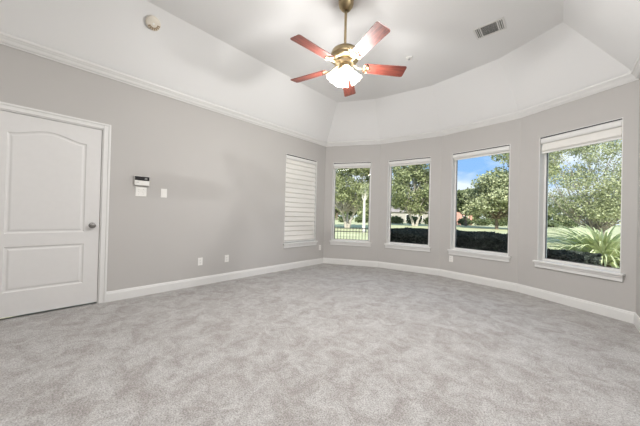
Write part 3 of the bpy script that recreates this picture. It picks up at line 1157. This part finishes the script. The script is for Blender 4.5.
# near planting: hedges under the bay
def hedge(label, poly, z0, z1, seed):
    rnd = random.Random(seed)
    xs = [p[0] for p in poly]; ys = [p[1] for p in poly]
    cx, cy = sum(xs) / len(xs), sum(ys) / len(ys)
    r = thing('hedge', label, 'hedge', (cx, cy, z0), 0, 'dark shrubs outside the bay')
    def inside(x, y):
        c = False
        for k in range(len(poly)):
            (xa, ya), (xb, yb) = poly[k], poly[k - 1]
            if (ya > y) != (yb > y) and x < (xb - xa) * (y - ya) / (yb - ya) + xa: c = not c
        return c
    pts = []
    # dense twiggy core
    bm = bmesh.new()
    ins = [((p[0] - cx) * .9, (p[1] - cy) * .9) for p in poly]
    ins_t = [((p[0] - cx) * .82, (p[1] - cy) * .82) for p in poly]
    A = [bm.verts.new((a, b, 0.0)) for a, b in ins]
    B = [bm.verts.new((a, b, z1 - z0 - .10)) for a, b in ins_t]
    bm.faces.new(A); bm.faces.new(B)
    for k in range(len(A)):
        j = (k + 1) % len(A)
        bm.faces.new((A[k], A[j], B[j], B[k]))
    obj('twigs', bm, LEAF_DARK, r)
    area = (max(xs) - min(xs)) * (max(ys) - min(ys))
    for _ in range(int(area * 5200)):
        x, y = rnd.uniform(min(xs), max(xs)), rnd.uniform(min(ys), max(ys))
        if inside(x, y):
            h = noise.noise(Vector((x * 2.2, y * 2.2, seed))) * .05
            pts.append((x - cx, y - cy, z1 - z0 + h - abs(rnd.gauss(0, .05))))
    for k in range(len(poly)):
        (xa, ya), (xb, yb) = poly[k], poly[k - 1]
        L = math.hypot(xb - xa, yb - ya)
        for _ in range(int(L * 2200)):
            t = rnd.random()
            x, y = xa + (xb - xa) * t, ya + (yb - ya) * t
            pts.append(((x - cx) * rnd.uniform(.9, 1.0), (y - cy) * rnd.uniform(.9, 1.0), rnd.uniform(0.02, z1 - z0)))
    me = leaf_mesh('leaves', pts, .035)
    obj('leaves', me, LEAF_DARK, r)
hedge('dark clipped hedge outside the bay window left of the blue sky', [(0.95, 5.46), (0.12, 6.9), (0.3, 8.5), (1.95, 8.45), (2.02, 5.56)], GZ, .73, 3)
hedge('dark clipped hedge outside the bay window with blue sky', [(2.12, 5.62), (2.08, 7.50), (3.20, 7.50), (3.26, 5.60)], GZ, .76, 5)
hedge('low dark hedge in front of the spiky plant outside the rightmost window', [(3.58, 5.42), (3.50, 6.0), (4.1, 6.15), (4.42, 5.8), (4.12, 5.16)], GZ, .60, 9)

# yucca / sago style rosette
def yucca():
    rnd = random.Random(4)
    r = thing('yucca', 'large pale green spiky rosette plant outside the rightmost window', 'plant', (4.58, 7.50, GZ))
    bm = bmesh.new()
    lathe(bm, [(0, 0), (0.14, 0), (0.13, .2), (0.14, .56), (0.10, .74), (0, .78)], 14)
    obj('stem', bm, BARK, r)
    bm = bmesh.new()
    for k in range(420):
        az = rnd.uniform(0, 2 * math.pi)
        el = math.radians(rnd.uniform(2, 66)) if k > 50 else math.radians(rnd.uniform(-8, 30))
        L = rnd.uniform(1.05, 1.3)
        L = min(L, 1.35)
        d = Vector((math.cos(az), math.sin(az), 0))
        side = Vector((-math.sin(az), math.cos(az), 0))
        n = 6
        prev = None
        for q in range(n + 1):
            t = q / n
            e2 = el - .45 * t * t
            p = Vector((0, 0, .74)) + d * (L * t * math.cos(e2) + .04) + Vector((0, 0, 1)) * (L * t * math.sin(e2))
            wv = .033 * (1 - t) ** .6 * (0.75 + .5 * math.sin(math.pi * min(1, t * 1.5)))
            up = (Vector((0, 0, 1)) * math.cos(e2) - d * math.sin(e2))
            cur = [bm.verts.new(p - side * wv + up * wv * .45), bm.verts.new(p - up * .002), bm.verts.new(p + side * wv + up * wv * .45)]
            if prev:
                bm.faces.new((prev[0], prev[1], cur[1], cur[0]))
                bm.faces.new((prev[1], prev[2], cur[2], cur[1]))
            prev = cur
    obj('leaves', bm, LEAF_YUCCA, r)
yucca()

# iron fence outside the second window
def fence():
    a, b = Vector((-3.6, 7.0)), Vector((-0.6, 9.6))
    d = (b - a).normalized()
    L = (b - a).length
    r = thing('iron_fence', 'black iron picket fence beyond the lawn outside the left bay window', 'fence', (a.x, a.y, GZ), math.atan2(d.y, d.x))
    for z in (.16, .92, 1.05):
        bm = bmesh.new(); box(bm, 0, L, -.015, .015, z - .015, z + .015)
        obj('rail', bm, IRON, r)
    n = int(L / .12)
    for k in range(n):
        if k % 16 == 8:
            continue
        bm = bmesh.new(); box(bm, k * .12 + .05, k * .12 + .067, -.009, .009, .05, 1.09)
        obj('picket', bm, IRON, r)
    for k in range(8, n, 16):
        bm = bmesh.new(); box(bm, k * .12 + .02, k * .12 + .08, -.03, .03, 0, 1.16, .004)
        obj('post', bm, IRON, r)
fence()

# trees
tree('oak_tree', 'pale-leaved multi-branched oak filling the rightmost window', 'tree', 5.8, 24.0, 1.1, 4.3, 3.7, 3.4, 42000, .07, LEAF_PALE, GREY_BARK, 72, .07, 0, 4, None, 11, .20)
tree('slender_tree', 'slender sparse tree whose branches reach the top right of the blue-sky window', 'tree', 2.75, 15.3, 2.4, 1.8, 4.2, 1.1, 2800, .07, LEAF_OLIVE, BARK, 16, .06, 0, 1, None, 31, .26)
tree('round_tree', 'full round green tree on the lawn right of the brick house view', 'tree', -3.1, 47.5, 1.7, 5.2, 4.4, 3.6, 22000, .22, LEAF_PALE, BARK, 36, .2, 0, 1, None, 5, .32)
tree('round_tree', 'darker green tree between the brick house and the full round tree', 'tree', -9.6, 57.0, 2.0, 3.0, 4.0, 2.6, 6000, .30, LEAF_MID, BARK, 18, .2, 0, 1, None, 15)
tree('oak_tree', 'tall broad oak with pale forked trunk seen through the second bay window', 'tree', -14.4, 44.0, 2.2, 5.5, 6.6, 4.6, 19000, .22, LEAF_OLIVE, BARK_PALE, 46, .2, 0, 2, None, 8, .27)
tree('oak_tree', 'dense oak with low pale limbs behind the iron fence', 'tree', -14.6, 24.8, 2.0, 5.3, 5.6, 3.4, 22000, .14, LEAF_OLIVE, BARK_PALE, 52, .15, 0, 3, None, 21, .23)
tree('crape_myrtle', 'small tree with a bright pale straight trunk at the right side of the fence window', 'tree', -9.37, 20.4, 3.0, .8, 3.6, .5, 500, .09, LEAF_PALE, mat('white_bark', (.6, .57, .52), .8, var=.1), 8, .13, 0, 1, None, 41)

# tree line far across the lawn
rl = random.Random(99)
Fh = Vector((-0.6795, 0.7336)); Rh = Vector((0.7336, 0.6795))
for k in range(17):
    a = math.radians(-3 + k * 3.35 + rl.uniform(-.15, .15))
    Dd = 86 + 10 * (k % 2)
    p = Vector((3.9, 0)) + Dd * (Fh + Rh * math.tan(a))
    kind = k % 3
    h = rl.uniform(3.2, 4.6)
    tree('background_tree', ['mid green tree in the far tree line across the lawn', 'olive tree in the far tree line across the lawn', 'pale green tree in the far tree line across the lawn'][kind], 'tree',
         p.x, p.y, 1.6, 4.3 if k % 2 else 3.9, h, h * .9, 3000, .5, [LEAF_MID, LEAF_OLIVE, LEAF_PALE][kind], BARK, 14, .25, 0, 1, ['mid green trees across the lawn', 'olive trees across the lawn', 'pale trees across the lawn'][kind], 100 + k, .42, .2)
# low dark shrubs in front of it
for k in range(15):
    ta = .03 + .0667 * k
    p = Vector((3.9, 0)) + 57.5 * (Fh + Rh * ta)
    r = thing('shrub', 'low dark green shrub in the row at the end of the lawn', 'shrub', (p.x, p.y, GZ), 0, 'low shrubs at the end of the lawn')
    me = leaf_mesh('leaves', blob_points([(0, 0, .9, 1.1), (.65, .3, .7, .9), (-.65, -.2, .7, .9)], 1500, .3), .26)
    obj('leaves', me, LEAF_MID, r)
    bm = bmesh.new(); tube(bm, [(0, 0, 0), (.05, 0, .5), (.1, .05, .9)], [.08, .06, .03], 6)
    obj('stem', bm, BARK, r)

# ---------------------------------------------------------------- neighbouring houses
def house(label, x, y, rz, w_, d_, h_, rh, wallm, roofm, gable=True):
    r = thing('house', label, 'house', (x, y, GZ), rz)
    bm = bmesh.new(); box(bm, -w_ / 2, w_ / 2, 0, d_, 0, h_)
    obj('wall', bm, wallm, r)
    bm = bmesh.new()
    o = .5
    pts = [(-w_ / 2 - o, -o, h_), (w_ / 2 + o, -o, h_), (w_ / 2 + o, d_ + o, h_), (-w_ / 2 - o, d_ + o, h_)]
    v = [bm.verts.new(p) for p in pts]
    a = bm.verts.new((-w_ / 2 + d_ * .4, d_ / 2, h_ + rh)); b = bm.verts.new((w_ / 2 - d_ * .4, d_ / 2, h_ + rh))
    bm.faces.new(v); bm.faces.new((v[0], v[1], b, a)); bm.faces.new((v[1], v[2], b)); bm.faces.new((v[2], v[3], a, b)); bm.faces.new((v[3], v[0], a))
    obj('roof', bm, roofm, r)
    if gable:
        gw, gx = 4.6, -w_ * .05
        bm = bmesh.new()
        f = [(gx - gw / 2, -2.0, 0), (gx + gw / 2, -2.0, 0), (gx + gw / 2, -2.0, h_), (gx, -2.0, h_ + rh * .9), (gx - gw / 2, -2.0, h_)]
        A = [bm.verts.new(p) for p in f]; B = [bm.verts.new((p[0], -.01 if p[2] <= h_ else d_ * .45, p[2])) for p in f]
        bm.faces.new(A); bm.faces.new(B)
        for k in range(5):
            j = (k + 1) % 5
            bm.faces.new((A[k], A[j], B[j], B[k]))
        obj('front_gable', bm, wallm, r)
        bm = bmesh.new()
        for s in (-1, 1):
            e0, e1 = Vector((gx + s * (gw / 2 + .3), 0, h_ - .25)), Vector((gx, 0, h_ + rh * .9 + .12))
            q = [(e0.x, -2.3, e0.z), (e1.x, -2.3, e1.z), (e1.x, d_ * .4, e1.z), (e0.x, d_ * .1, e0.z)]
            lo_q = [bm.verts.new(p) for p in q]; hi_q = [bm.verts.new((p[0], p[1], p[2] + .15)) for p in q]
            bm.faces.new(lo_q); bm.faces.new(hi_q)
            for k in range(4):
                j = (k + 1) % 4
                bm.faces.new((lo_q[k], lo_q[j], hi_q[j], hi_q[k]))
        obj('gable_roof', bm, roofm, r)
        bm = bmesh.new(); box(bm, gx - .8, gx + .8, -2.06, -1.99, .7, 2.2)
        obj('window', bm, TRIM, r)
    for k, wx in enumerate((.32,) if gable else (-.25, .10, .32)):
        bm = bmesh.new(); box(bm, w_ * wx - .6, w_ * wx + .6, -.06, .02, .8, 2.2)
        fr = obj('window', bm, TRIM, r)
        bm = bmesh.new(); box(bm, w_ * wx - .5, w_ * wx + .5, -.08, -.062, .9, 2.1)
        g = obj('pane', bm, BLACK, r); g.parent = fr
PALE_ROOF = mat('faded_shingle', (0.30, 0.26, 0.24), 0.9, var=.08, vscale=2)
PALE_WALL = mat('pale_stucco', (0.34, 0.32, 0.29), 0.9, var=.05, vscale=2)
house('pink brick house with a front gable across the lawn in the blue-sky window', -15.0, 68.0, math.radians(14), 8, 7, 2.7, 2.2, BRICK_PINK, PALE_ROOF)
house('pale low house with grey roof beyond the forked oak', -27.6, 67.5, math.radians(28), 14, 8, 2.8, 1.8, PALE_WALL, PALE_ROOF, False)
